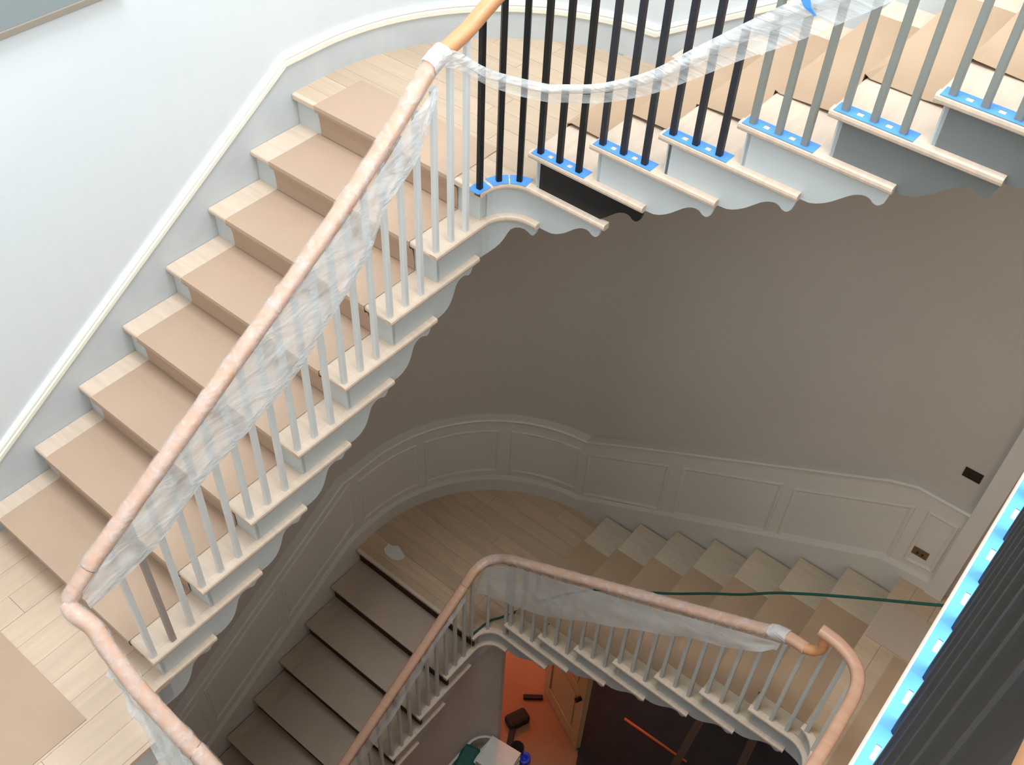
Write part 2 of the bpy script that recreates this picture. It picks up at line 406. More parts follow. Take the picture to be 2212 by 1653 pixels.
# ------------------------------------------------------------------ stair flights
mapA = lambda s, t, z: (-t, s, z)
mapB = lambda s, t, z: (s, t, z)
def quad_box(name, mp, s0, s1, t0, t1, z0, z1, m, parent, bevel=0):
    V = [mp(s, t, z) for z in (z0, z1) for s, t in ((s0, t0), (s1, t0), (s1, t1), (s0, t1))]
    return mobj(name, V, [(0, 3, 2, 1), (4, 5, 6, 7), (0, 1, 5, 4), (1, 2, 6, 5), (2, 3, 7, 6), (3, 0, 4, 7)], m, parent, bevel=bevel)
def flight(root, P, mp, ufun, sfun, zfun, idx, g, r, width, scl, treadm, brm, risem='stair_paint', nosm=None):
    """treads with returned nosings, risers and scrolled brackets; returns nothing, everything is a part of root"""
    th = NT * scl; ov = .03 * scl
    lo, hi = idx[0], idx[-1]
    for i in idx:
        s = sfun(i); z = zfun(i)
        # tread board: rounded nosing on its front edge
        h = th / 2
        prof = [(s + g + ov + .01, 0), (s + h * .5, 0), (s + h * .12, -h * .35), (s, -h), (s + h * .12, -h * 1.65), (s + h * .5, -th), (s + g + ov + .01, -th)]
        t0 = .0405
        V = [mp(a, t, z + b) for t in (t0, width) for a, b in prof]; k = len(prof)
        F = [tuple(range(k)), tuple(range(2 * k - 1, k - 1, -1))] + [(j, k + j, k + (j + 1) % k, (j + 1) % k) for j in range(k)]
        mobj('tread', V, F, treadm, root)
        u = ufun(s)
        nosing_strip('return_nosing', P, u, u + .585 * scl * (g / (.2921 * scl)) ** 0, z, th, nosm or treadm, root)
        quad_box('riser', mp, s + ov, s + ov + .018, .03 * scl, width, z - r, z - th, risem, root)
        m = brm(i)
        br = bracket('bracket', P, u, z, scl, m, root, left=(mp is mapA))
        if m in ('black_paint', 'grey_paint'): br['label'] = 'scrolled bracket painted ' + m.split('_')[0]
    s0, s1 = sfun(lo), sfun(hi) + g
    z0, z1 = zfun(lo), zfun(hi) + r
    k = r / g
    poly = [(s0 + .06, z0 - .24 * scl + k * .06), (s1 + .0, z1 - .24 * scl), (s1 + .0, z1 - .30 * scl), (s0 + .06, z0 - .30 * scl + k * .06)]
    slab_poly('soffit', poly, .055, width, mp, 'lower_shade_paint', root)

def brB(i): return {1: 'black_paint', 5: 'grey_paint', 6: 'grey_paint', 7: 'grey_paint'}.get(i, 'stair_paint')
fa = empty('stair_flight', (-.6, yA(-7), ZS), 'pale wooden stair flight at upper left with white balusters and brown papered treads', 'staircase')
flight(fa, PU, mapA, PU.uA, yA, lambda i: R * i, range(-7, 0), gA, R, 1.2, 1.0, 'tread_wood_x', lambda i: 'stair_paint')
fb = empty('stair_flight', (xB(1), .6, 0), 'pale wooden stair flight at top right with black, white and grey brackets', 'staircase')
flight(fb, PU, mapB, PU.uB, xB, lambda j: R * j, range(1, 8), gB, R, 1.27, 1.0, 'tread_wood', brB)
fc = empty('stair_flight', (-.6, yC(-8), LZ - 8 * rL), 'shadowed lower stair flight climbing from the bottom edge to the planked lower landing', 'staircase')
flight(fc, PL, mapA, PL.uA, yC, lambda i: LZ + rL * i, range(-9, 0), gC, rL, 1.16, .9356, 'tread_low', lambda i: 'stair_paint', nosm='tread_wood_x', risem='riser_shade')
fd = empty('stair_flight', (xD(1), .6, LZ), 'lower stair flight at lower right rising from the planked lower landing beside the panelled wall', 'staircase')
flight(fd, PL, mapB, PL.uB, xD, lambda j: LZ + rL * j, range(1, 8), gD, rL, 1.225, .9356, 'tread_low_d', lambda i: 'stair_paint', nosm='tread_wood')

# landings ---------------------------------------------------------------
def landing(name, loc, label): return empty(name, loc, label, 'landing')
innerarc = [PU.pt(u, .0405) for u in [PU.La * i / 10 for i in range(11)]]
# upper corner landing
lu = landing('stair_landing', (-.6, .5, -.1), 'planked landing behind the black balusters inside the rounded wall corner at top')
wallarc = [(WC[0] + (WR - .001) * math.cos(math.radians(a)), WC[1] + (WR - .001) * math.sin(math.radians(a))) for a in range(90, 181, 6)]
polyU = [(-WR + WC[0] + .001, yA(0) + .008), (-.0405, yA(0) + .008)] + innerarc + [(xB(1) + .045, .0405), (xB(1) + .045, WBY - .001)] + wallarc
planks(lu, polyU, -NT, 0, 'x', .118, 'plank_x', .02, 3, (.6, 1.1))
subU = [(polyU[0][0], yA(0) + .05), (-.0405, yA(0) + .05)] + polyU[2:]
prism('subfloor', subU, -.2, -NT - .001, 'stair_paint', lu)
quad_box('front_nosing', mapA, yA(0), yA(0) + .03, .0, 1.2, -NT, .0004, 'tread_wood_x', lu, .006)
quad_box('riser', mapA, yA(0) + .03, yA(0) + .048, .03, 1.2, -R, -NT, 'stair_paint', lu)
nosing_strip('return_nosing', PU, PU.uA(yA(0)), PU.uA(yA(0)) + .585 + .06, 0, NT, 'tread_wood', lu)
bracket('bracket', PU, PU.uA(yA(0)) + .03, 0, 1.0, 'stair_paint', lu, fs=1.02)
# lower corner landing
ll = landing('stair_landing', (-.6, .5, LZ - .1), 'shadowed planked landing at centre between the two lower flights, below the curved panelling')
inl = [PL.pt(u, .0405) for u in [PL.La * i / 10 for i in range(11)]]
polyL = [(-WR + WC[0] + .001, yC(0) + .008), (-.0405, yC(0) + .008)] + inl + [(xD(1) + .045, .0405), (xD(1) + .045, WBY - .001)] + wallarc
planks(ll, polyL, LZ - .028, LZ, 'x', .125, 'plank_low', .05, 5, (.9, 1.8))
subL = [(polyL[0][0], yC(0) + .048), (-.0405, yC(0) + .048)] + polyL[2:]
prism('subfloor', subL, LZ - .2, LZ - .029, 'lower_shade_paint', ll)
quad_box('front_nosing', mapA, yC(0), yC(0) + .03, .0, 1.16, LZ - .028, LZ + .0004, 'tread_wood_x', ll, .006)
quad_box('riser', mapA, yC(0) + .028, yC(0) + .045, .03, 1.16, LZ - rL, LZ - .028, 'riser_shade', ll)
nosing_strip('return_nosing', PL, PL.uA(yC(0)), PL.uA(yC(0)) + .61, LZ, .028, 'tread_wood', ll)
bracket('bracket', PL, PL.uA(yC(0)) + .03, LZ, .9356, 'stair_paint', ll, fs=1.02)
# lower-left landing
ls = landing('stair_landing', (-.6, -3.0, ZS - .1), 'wide landing of pale planks at the lower left below the upper flight')
arcS = arc(.13, -2.23, .13, 180, 270, 8)
polyS = [(WAX + .001, yA(-7) + .04), (-.0, yA(-7) + .04)] + arcS + [(.18, -2.36), (.18, -4.49), (WAX + .001, -4.49)]
planks(ls, polyS, ZS - NT, ZS, 'y', .128, 'plank_y', .03, 11, (1.0, 1.9))
prism('subfloor', [(WAX + .001, yA(-7) + .04), (-.03, yA(-7) + .04), (-.03, -2.25), (.05, -2.36), (.15, -2.39), (.15, -4.49), (WAX + .001, -4.49)], ZS - .2, ZS - NT - .001, 'stair_paint', ls)
nosing_strip('return_nosing', PU, PU.uA(-2.23), PU.uA(yA(-8) + .585), ZS, NT, 'tread_wood_x', ls)
bracket('bracket', PU, PU.uA(yA(-8)), ZS, 1.0, 'stair_paint', ls, umin=PU.uA(-2.24), left=True)
# lower right landing
lr = landing('stair_landing', (2.9, -1.2, ZR - .1), 'paper covered landing at lower right where the lower rail turns')
inr = [PL.pt(u, .0405) for u in [PL.Lb + PL.La * i / 10 for i in range(11)]]
polyR = [(xD(8) + .008, WBY - .001), (xD(8) + .008, .0405)] + [p for p in inr if p[0] > xD(8) + .01] + [(2.245 + .0405, -4.49), (3.69, -4.49), (3.69, WBY - .001)]
planks(lr, polyR, ZR - .028, ZR, 'y', .14, 'plank_low', .03, 17, (1.2, 2.0))
prism('subfloor', polyR, ZR - .2, ZR - .029, 'lower_shade_paint', lr)
nosing_strip('return_nosing', PL, PL.uB(xD(8)), PL.Lb + PL.La + 4.2, ZR, .028, 'tread_wood', lr)
quad_box('riser', mapB, xD(8) + .03, xD(8) + .045, .03, 1.22, ZR - rL, ZR - .03, 'stair_paint', lr)
V = []
U = [u for u in PL.samples(PL.uB(xD(8)) + .04, PL.Lb + PL.La + 4.1)]
for u in U:
    for o in (.03, .046):
        x, y = PL.pt(u, o); V += [(x, y, ZR - .026), (x, y, ZR - .24)]
F = []
for i in range(len(U) - 1):
    a = 4 * i; b = a + 4; F += [(a, b, b + 1, a + 1), (a + 2, a + 3, b + 3, b + 2), (a, a + 2, b + 2, b), (a + 1, b + 1, b + 3, a + 3)]
mobj('fascia', V, F, 'stair_paint', lr)
# top landing, its edge runs under the camera
lt = landing('stair_landing', (2.9, -1.2, ZU - .1), 'top landing at the right edge with a bright nosing and blue tape')
itp = [PU.pt(u, .0405) for u in [PU.Lb + PU.La * i / 10 for i in range(11)]]
polyT = [(xB(8) + .008, WBY - .001), (xB(8) + .008, .0405)] + [p for p in itp if p[0] > xB(8) + .01] + [(2.355 + .0405, -4.49), (3.69, -4.49), (3.69, WBY - .001)]
planks(lt, polyT, ZU - NT, ZU, 'y', .14, 'plank_y', .03, 23, (1.2, 2.0))
prism('subfloor', polyT, ZU - .25, ZU - NT - .001, 'stair_paint', lt)
nosing_strip('return_nosing', PU, PU.uB(xB(8)), PU.Lb + PU.La + 4.2, ZU, NT, 'tread_wood', lt)
V = []; U = [u for u in PU.samples(PU.uB(xB(8)) + .04, PU.Lb + PU.La + 4.1)]
for u in U:
    for o in (.03, .046):
        x, y = PU.pt(u, o); V += [(x, y, ZU - .028), (x, y, ZU - .3)]
mobj('fascia', V, F if len(U) * 4 == len(V) and len(F) == (len(U) - 1) * 4 else grid_faces(len(U), 4), 'stair_paint', lt)
# short front flight going down from the lower-left landing
ff = empty('stair_flight', (.5, -3.1, ZS - 3 * R), 'short flight going down from the pale lower left landing at the bottom edge', 'staircase')
for k in range(1, 7):
    x0 = .18 + .29 * (k - 1); z = ZS - R * k
    box('tread', x0 - .02, x0 + .31, -3.6, -2.36, z - NT, z, 'tread_wood', ff, bevel=.006)
    box('riser', x0 - .03, x0 - .012, -3.6, -2.385, z + .0, z + R - NT, 'stair_paint', ff)

# ------------------------------------------------------------------ protective paper
def paper(name, mp, s0, s1, t0, t1, z, m, label, group, riser=0, lift=0.0, nos=True, wob=.004, seed=0, t0r=None):
    """thin kraft sheet: over the tread, round the nosing and down the riser"""
    rnd = random.Random(seed); e = .0025
    prof = [(s1, e), ((s0 * .35 + s1 * .65), e), (s0 + .02, e)]
    if riser: prof += [(s0 - .003, e - .001), (s0 - .004, -.016), (s0 - .001, -.034), (s0 + .018, -.05), (s0 + .026, -riser * .6), (s0 + .026, -riser + .004)]
    else: prof += [(s0, e)]
    nt = 7; V = []
    for layer in (0, 1):
        for j in range(nt):
            q = j / (nt - 1); t = t0 + (t1 - t0) * q
            for k, (s, dz) in enumerate(prof):
                zz = z + dz + (.0015 if layer else 0)
                if dz > 0: zz += lift * max(0, 1 - q * 5) * (.5 + .5 * math.sin(k * 1.7 + seed)) + rnd.random() * .0006
                ss = s - (.0015 if layer and dz < 0 else 0)
                dt = (rnd.random() - .5) * wob * (1 if j in (0, nt - 1) else 0)
                V.append(mp(ss, t + dt, zz))
    k = len(prof); n = nt * k; F = grid_faces(nt, k); F = F + [tuple(i + n for i in f[::-1]) for f in F]
    ring = [j * k for j in range(nt)] + [(nt - 1) * k + i for i in range(1, k)] + [j * k + k - 1 for j in range(nt - 2, -1, -1)] + [i for i in range(k - 2, 0, -1)]
    F += [(ring[i], ring[(i + 1) % len(ring)], ring[(i + 1) % len(ring)] + n, ring[i] + n) for i in range(len(ring))]
    o = mobj(name, V, F, m); tag(o, label, 'paper', group); return o
ORD = ['', 'first', 'second', 'third', 'fourth', 'fifth', 'sixth', 'seventh', 'eighth', 'ninth']
for n in range(1, 8):
    i = -n
    paper('protective_paper', mapA, yA(i), yA(i + 1) + .028, .160, 1.055 + .008 * n, R * i, 'kraft_paper',
          f'brown paper covering the {ORD[n]} tread below the upper corner landing', 'papers on the upper left treads', R - .003, seed=n)
paper('protective_paper', mapA, yA(0), .142, .160, 1.04, 0, 'kraft_paper', 'brown paper on the front edge of the planked corner landing, topmost sheet of its flight', None, R - .003, seed=40)
for j in range(1, 8):
    paper('protective_paper', mapB, xB(j) - .0, xB(j + 1) + .026, .285 - .005 * j, 1.10, R * j, 'kraft_tan',
          f'tan paper on the {ORD[j]} tread up from the upper corner landing', 'papers on the upper right treads', R - .003, lift=.016, seed=60 + j)
for n in range(1, 10):
    i = -n
    paper('protective_paper', mapA, yC(i) - .004, yC(i + 1) + .026, .14, 1.0, LZ + rL * i, 'kraft_dark',
          f'dusty brown paper on the {ORD[n]} tread below the shadowed lower landing', 'papers on the lower left treads', 0, seed=80 + n)
for j in range(1, 8):
    paper('protective_paper', mapB, xD(j), xD(j + 1) + .026, .13, .93, LZ + rL * j, 'kraft_low',
          f'brown paper on the {ORD[j]} tread up from the shadowed lower landing', 'papers on the lower right treads', rL - .003, seed=100 + j)
o = mobj('protective_paper', *boxvf(-1.05, -.109, -3.9, -2.511, ZS + .0005, ZS + .004), 'kraft_paper'); tag(o, 'brown paper sheet lying on the pale planks at the bottom left corner', 'paper')
o = mobj('protective_paper', *boxvf(2.34, 3.5, -3.4, .72, ZR + .0005, ZR + .004), 'kraft_low'); tag(o, 'brown paper spread over the lower right landing beside the curved rail', 'paper')
o = mobj('protective_paper', *boxvf(xD(8) + .02, 3.5, .735, 1.05, ZR + .0005, ZR + .004), 'kraft_dark'); tag(o, 'narrow brown paper strip on the lower right landing along the panelled wall', 'paper')

# ------------------------------------------------------------------ balustrades
BW = .0245
def baluster(P, u, z0, z1, m, parent, slope=0.0, bw=BW, off=.031, label=None):
    x, y = P.pt(u, off); x2, y2 = P.pt(u + .001, off); t = Vector((x2 - x, y2 - y)).normalized(); n = Vector((-t.y, t.x)); h = bw / 2; c = .003
    ring = [(h - c, h), (-h + c, h), (-h, h - c), (-h, -h + c), (-h + c, -h), (h - c, -h), (h, -h + c), (h, h - c)]
    V = [(x + t.x * a + n.x * b, y + t.y * a + n.y * b, z0) for a, b in ring] + [(x + t.x * a + n.x * b, y + t.y * a + n.y * b, z1 + slope * a) for a, b in ring]
    F = [tuple(range(7, -1, -1)), tuple(range(8, 16))] + [(i, (i + 1) % 8, 8 + (i + 1) % 8, 8 + i) for i in range(8)]
    o = mobj('baluster', V, F, m, parent)
    if label: o['label'] = label
    return o
RP = [(.031 * math.cos(a) * (1 + .12 * abs(math.sin(2 * a))), .027 * math.sin(a) * (1 + .12 * abs(math.sin(2 * a)))) for a in [i * math.pi / 8 for i in range(16)]]
kA, kB, kC, kD = R / gA, R / gB, rL / gC, rL / gD
zA = lambda y: kA * (y - yA0) + .79
zBr = lambda x: kB * (x - xB0) + .79
zC = lambda y: LZ + kC * (y - yC0) + .79
zD = lambda x: LZ + rL + kD * (x - xD1) + .765
# upper left
ba = empty('balustrade', (0, -1.3, ZS), 'off-white baluster railing with plastic wrapped wooden handrail on the upper left flight', 'railing')
for i in range(-7, 0):
    for k in range(3):
        y = yA(i) + .0256 + k * gA / 3 + (.004 if i == -1 else 0)
        u = PU.uA(y); prm = (i == -7 and k == 1)
        baluster(PU, u, R * i, zA(y) - .022, 'bal_primer' if prm else 'bal_white', ba, kA, label='bare primer coloured baluster' if prm else None)
railA = spline([(-.03, -2.385, -.585), (-.03, -2.345, -.55), (-.03, -2.28, -.505), (-.03, -2.2, zA(-2.2)), (-.03, -1.6, zA(-1.6)), (-.03, -1.1, zA(-1.1)), (-.03, -.72, zA(-.72) + .03), (-.03, -.42, .722)], 8)
sweep('handrail', railA, RP, 'rail_wood', ba)
# upper right and round the corner landing
bb = empty('balustrade', (1.0, 0, 0), 'black to grey baluster railing at top standing in blue masking tape', 'railing')
for k, u in enumerate([-.015, .073, .148]):
    x, y = PU.pt(u, .031); baluster(PU, u, 0, .80 + .06 * k, 'black_paint', bb)
for j in range(1, 8):
    m = {1: 'black_paint', 2: 'blue_black_paint', 3: 'blue_black_paint', 4: 'bal_grey', 5: 'bal_grey', 6: 'bal_grey', 7: 'bal_grey'}[j]
    for k in range(3):
        x = xB(j) + .0429 + k * gB / 3; baluster(PU, PU.uB(x), R * j, zBr(x) - .022, m, bb, kB, label={'bal_grey': 'grey painted baluster'}.get(m))
rb = [(-.03, -.42, .722), (-.032, -.24, .768), (-.034, -.13, .812), (-.02, -.045, .86), (.03, .015, .91), (.11, .031, .955), (.2, .031, .995), (.5, .031, zBr(.5)), (1.2, .031, zBr(1.2)), (2.0, .031, zBr(2.0)), (2.2, .031, zBr(2.15)), (2.35, -.02, ZU + .93), (2.404, -.15, ZU + .965)]
sweep('handrail', spline(rb, 8), RP, 'rail_bare', bb)['label'] = 'bare unwrapped wooden handrail'
# lower left
bc = empty('balustrade', (0, -1.2, LZ - 1.2), 'shadowed grey baluster railing with plain wooden rail on the lower left flight', 'railing')
for i in range(-9, 0):
    for k in range(3):
        y = yC(i) + .025 + k * gC / 3; baluster(PL, PL.uA(y), LZ + rL * i, zC(y) - .022, 'bal_low', bc, kC, .023)
sweep('handrail', spline([(-.03, -2.6, zC(-2.6)), (-.03, -1.5, zC(-1.5)), (-.03, -.7, zC(-.7)), (-.03, -.22, zC(-.22))], 8), RP, 'rail_wood', bc)
# lower right
bd = empty('balustrade', (1.1, 0, LZ), 'grey baluster railing with wrapped rail on the lower right flight, ending in a curl', 'railing')
for k, u in enumerate([-.01, .10, .21]):
    baluster(PL, u, LZ, LZ + .80 + .04 * k, 'bal_low', bd, bw=.023)
for j in range(1, 8):
    for k in range(3):
        x = xD(j) + .035 + k * gD / 3; baluster(PL, PL.uB(x), LZ + rL * j, (min(zD(x), -1.855) - .02) if x < 2.0 else -1.675, 'bal_low', bd, kD if x < 1.7 else 0, .023)
rd = [(-.03, -.22, zC(-.22)), (-.03, -.12, zC(-.12) + .005), (.0, -.02, LZ + .84), (.07, .03, LZ + .875), (.2, .031, zD(.2) + .0), (.6, .031, zD(.6)), (1.2, .031, zD(1.2)), (1.65, .031, zD(1.65)), (1.75, .031, zD(1.75)), (1.85, .028, -1.888), (1.93, .014, -1.856), (1.99, .0, -1.838)]
sweep('handrail', spline(rd, 8), RP, 'rail_wood', bd)
cr = spline([(1.982, .0, -1.839), (2.03, .004, -1.815), (2.052, .010, -1.76), (2.04, .014, -1.672)], 6)
V = []; seg = 10
for p in cr:
    pass
def tube3(name, pts, r, m, parent, seg=10):
    P = [Vector(p) for p in pts]; V = []
    for i, p in enumerate(P):
        t = (P[min(len(P) - 1, i + 1)] - P[max(0, i - 1)]).normalized(); a = Vector((0, 1, 0)); b = t.cross(a).normalized(); a = b.cross(t).normalized()
        for k in range(seg):
            q = k * 2 * math.pi / seg; V.append(p + a * (r * math.cos(q)) + b * (r * math.sin(q)))
    return mobj(name, V, grid_faces(len(P), seg, False, True) + [tuple(range(seg)), tuple((len(P) - 1) * seg + j for j in range(seg))], m, parent, True)
tube3('rail_riser', cr, .027, 'rail_bare', bd)
# lower right landing rail
be = empty('balustrade', (2.27, -1.2, ZR), 'pinkish bare handrail curving round the lower right landing with grey balusters', 'railing')
for x, y in [(2.172, .006), (2.246, -.07)] + [(2.288, -.20 - .098 * q) for q in range(20)]:
    h = .0115; V, F = boxvf(x - h, x + h, y - h, y + h, ZR, -1.675); mobj('baluster', V, F, 'bal_low', be)
rr = [(2.008, .018, -1.66), (2.035, .016, -1.66), (2.115, .006, -1.66), (2.20, -.03, -1.66), (2.257, -.092, -1.66), (2.284, -.19, -1.66), (2.291, -.33, -1.66), (2.295, -.7, -1.66), (2.285, -2.2, -1.66)]
sweep('handrail', spline(rr, 8), RP, 'rail_wood', be)
# front flight rail
bf = empty('balustrade', (.6, -2.39, ZS - .5), 'plastic wrapped handrail running down from the lower left landing corner to the bottom edge', 'railing')
fr = [(-.025, -2.395, -.59), (.02, -2.40, -.60), (.09, -2.385, -.63), (.178, -2.395, -.685), (.333, -2.404, -.775), (.556, -2.395, -.91), (.66, -2.39, -.97), (1.3, -2.39, -1.36)]
sweep('handrail', spline(fr, 8), RP, 'rail_wood', bf)
for q in range(10):
    x = .25 + .105 * q; z = ZS - R * (1 + int((x - .18) / .29))
    V, F = boxvf(x - .012, x + .012, -2.407, -2.383, z, -.62 - .6 * (x - .1) - .04); mobj('baluster', V, F, 'bal_white', bf)
# top landing railing
bt = empty('balustrade', (2.386, -2.0, ZU), 'row of dark balusters seen from above at the lower right corner in blue tape', 'railing')
for q in range(28):
    u = PU.Lb + PU.La + .03 + .097 * q
    baluster(PU, u, ZU, ZU + .945, 'bal_dark', bt, off=.034)
sweep('handrail', [(2.404, -.15, ZU + .965), (2.404, -1.2, ZU + .965), (2.404, -2.85, ZU + .965)], RP, 'rail_bare', bt)

# ------------------------------------------------------------------ blue masking tape
def tape_patch(us, P, z, u0, u1, o0, o1, label, group=None, holes=(), hs=.011, name='masking_tape', hu=None, oc=None):
    """flat tape with square holes; u along the edge, o inwards"""
    hu = hu or hs
    us = sorted(set([u0, u1] + [h - hu for h in holes] + [h + hu for h in holes]))
    oc = oc or (o0 + o1) / 2 + .002
    os_ = [o0, oc - hs, oc + hs, o1] if holes else [o0, o1]
    fine = []
    for a, b in zip(us[:-1], us[1:]):
        n = max(1, int((b - a) / .03)); fine += [a + (b - a) * i / n for i in range(n)]
    fine.append(us[-1])
    V = []; ix = {}
    for l, dz in ((0, .0006), (1, .0016)):
        for i, u in enumerate(fine):
            for j, o in enumerate(os_): x, y = P.pt(u, o); ix[(l, i, j)] = len(V); V.append((x, y, z + dz))
    F = []; n = len(fine); m = len(os_)
    def hole(i, j): return holes and j == 1 and any(h - hu - 1e-6 <= fine[i] and fine[i + 1] <= h + hu + 1e-6 for h in holes)
    cells = {(i, j) for i in range(n - 1) for j in range(m - 1) if not hole(i, j)}
    for i, j in cells:
        q = [(i, j), (i + 1, j), (i + 1, j + 1), (i, j + 1)]
        F.append(tuple(ix[(1,) + c] for c in q)); F.append(tuple(ix[(0,) + c] for c in q[::-1]))
        for (di, dj), (a, b) in zip(((0, -1), (1, 0), (0, 1), (-1, 0)), ((0, 1), (1, 2), (2, 3), (3, 0))):
            if (i + di, j + dj) not in cells: F.append((ix[(0,) + q[a]], ix[(0,) + q[b]], ix[(1,) + q[b]], ix[(1,) + q[a]]))
    o = mobj(name, V, F, 'tape'); tag(o, label, 'tape', group); return o
for j in range(1, 8):
    b = [xB(j) + .0429 + k * gB / 3 for k in range(3)]
    ub = [PU.uB(v) for v in b]
    tape_patch(None, PU, R * j, PU.uB(xB(j)) + .012, ub[2] + .045, .004, .066,
               f'blue holed tape under balusters of the {ORD[j]} tread up from the upper landing', 'blue tape pieces on the treads', holes=[(ub[0] + ub[1]) / 2, (ub[1] + ub[2]) / 2])
for k, (u, w_) in enumerate([(-.015, .040), (.073, .036), (.150, .036)]):
    tape_patch(None, PU, 0, u - w_, u + w_, .002, .068, ['blue tape patch at foot of the first black baluster on the corner landing', 'blue tape patch at foot of the middle black baluster on the curved landing edge', 'blue tape patch at foot of the third black baluster, just left of black bracket'][k], 'blue tape pieces on the landing edge')
u0 = PU.Lb + PU.La
hol = [u0 + .03 + .097 * (q + .5) for q in range(26)]
tape_patch(None, PU, ZU, u0 - .1, u0 + 2.7, .0045, .075, 'long bright blue tape strip along the top landing edge at right', holes=hol, hs=.0035, hu=.012, oc=.019)

# ------------------------------------------------------------------ plastic film
def sheet(name, top, bot, rows, m, label, cat='plastic sheet', n=6, fr=1.0, amp=.008, nrm=(1, 0, 0), parent=None, seed=0, bulge=0.0):
    A = spline(top, n); B = spline(bot, n); N = min(len(A), len(B)); V = []; nr = Vector(nrm)
    for i in range(N):
        a = A[i]; b = B[i]
        for j in range(rows):
            q = j / (rows - 1); p = a.lerp(b, q)
            wv = noise.noise(Vector((i * .35 * fr + seed, q * 2.2 + i * .05, seed * .7))) * amp * (0.25 + q) + noise.noise(Vector((i * .9 * fr, q * 6, seed))) * amp * .35
            V.append(p + nr * (wv + bulge * math.sin(q * math.pi)))
    o = mobj(name, V, grid_faces(N, rows), m, parent, True)
    if label: tag(o, label, cat)
    return o
FP = [(c[0] * 1.10, c[1] * 1.12) for c in RP]
def wrap(name, pts, label, jit=.0032, m='film_wrap'):
    P = []
    for a, b in zip(pts[:-1], pts[1:]):
        a = Vector(a); b = Vector(b); k = max(1, int((b - a).length / .012)); P += [a.lerp(b, i / k) for i in range(k)]
    P.append(Vector(pts[-1]))
    o = sweep(name, P, FP, m, None, True, jitter=jit, closed_ends=False); tag(o, label, 'plastic wrap'); return o
pa = [p for p in railA if p.y <= -.42]
wrap('plastic_wrap', pa, 'clear plastic wrapped tightly round the upper left handrail')
wrap('plastic_wrap', [p for p in spline(fr, 8) if p.x < 1.2], 'wrinkled clear plastic round the descending rail at bottom left', .006)
rdw = [p for p in spline(rd, 8) if p.x < 1.84 and (p.x > 0 or p.y > -.1)]
wrap('plastic_wrap', rdw, 'clear plastic wrapped round the lower right handrail', .003)
# hanging sheet on the upper left rail
tops = []; bots = []
low = [(-2.345, .13), (-2.193, .20), (-2.01, .265), (-1.803, .262), (-1.539, .325), (-1.286, .372), (-1.068, .340), (-.878, .312), (-.761, .2), (-.602, .19), (-.52, .12), (-.455, .02)]
for y, d in low:
    zt = zA(min(y, -.42)) + .03; yt = y
    tops.append((.003, yt, zt - .04 + (.03 if y > -.75 else 0))); bots.append((.014, y, zt - d))
sheet('plastic_sheet', tops, bots, 12, 'film_sheet', 'sheer plastic sheet hanging from the upper left handrail in front of white balusters', amp=.012, seed=3)
# hem fold of that sheet
# tape-like bunch at the end of the wrap, and the swag hung in front of the black balusters
us_ = [(.004, -.405, .772), (.012, -.335, .735), (.051, -.219, .640), (.095, -.115, .578), (.21, -.045, .560), (.288, -.04, .585), (.466, -.04, .662), (.655, -.04, .783), (.821, -.04, .935), (.972, -.04, 1.072), (1.137, -.04, 1.215), (1.5, -.04, 1.50)]
lo_ = [(.006, -.405, .70), (.012, -.335, .66), (.052, -.218, .562), (.095, -.115, .503), (.20, -.045, .482), (.284, -.04, .504), (.476, -.04, .582), (.67, -.04, .694), (.842, -.04, .827), (.998, -.04, .956), (1.2, -.04, 1.11), (1.5, -.04, 1.37)]
sw = empty('plastic_swag', (.3, -.04, .5), 'long swag of plastic film hanging across the black balusters at top', 'plastic sheet')
md_ = [tuple(Vector(a).lerp(Vector(b), .52)) for a, b in zip(us_, lo_)]
sheet('folded_band', us_, md_, 9, 'film_roll', None, n=8, amp=.014, fr=.18, nrm=(0, -1, 0), seed=8, bulge=.01, parent=sw)
sheet('sheer_band', md_, lo_, 5, 'film_swag', None, n=8, amp=.010, fr=.2, nrm=(0, -1, 0), seed=18, parent=sw)
sh = bpy.data.objects['plastic_sheet']; ORG['plastic_sheet'] = Vector(sh.location)
sheet('folded_hem', [Vector(b) + Vector((.006, 0, .036 + .02 * (k % 2))) for k, b in enumerate(bots)], [Vector(b) + Vector((.004, 0, -.002)) for b in bots], 3, 'film_roll', None, n=6, amp=.003, parent=sh, seed=33)
FP = [(c[0] * 1.2, c[1] * 1.25) for c in RP]
kn = wrap('plastic_bunch', [(-.03, -.455, .708), (-.03, -.42, .723), (-.03, -.365, .737)], 'white bunched plastic knot at the top end of the wrapped handrail', .008, 'film_roll')
bw_ = [p for p in spline(rd, 8) if 1.80 < p.x < 1.90]
wrap('plastic_band', bw_, 'white gathered plastic band at the end of the lower right rail wrapping', .004, 'film_roll')
# torn tape on the swag
V = []; pts = [(1.165, -.075, 1.285), (1.175, -.078, 1.25), (1.195, -.08, 1.222), (1.225, -.078, 1.205)]
for i, p in enumerate(pts):
    wd = (.018, .016, .011, .003)[i]
    for y_ in (-.002, .002): V += [(p[0] - wd, p[1] + y_, p[2] - wd * .3), (p[0] + wd, p[1] + y_, p[2] + wd * .3)]
F = []
for i in range(3):
    a = 4 * i; b = a + 4; F += [(a, b, b + 1, a + 1), (a + 2, a + 3, b + 3, b + 2), (a, a + 2, b + 2, b), (a + 1, b + 1, b + 3, a + 3)]
F += [(0, 1, 3, 2), (12, 14, 15, 13)]
o = mobj('tape_scrap', V, F, 'tape'); tag(o, 'torn blue tape scrap stuck on the plastic swag at top right', 'tape')
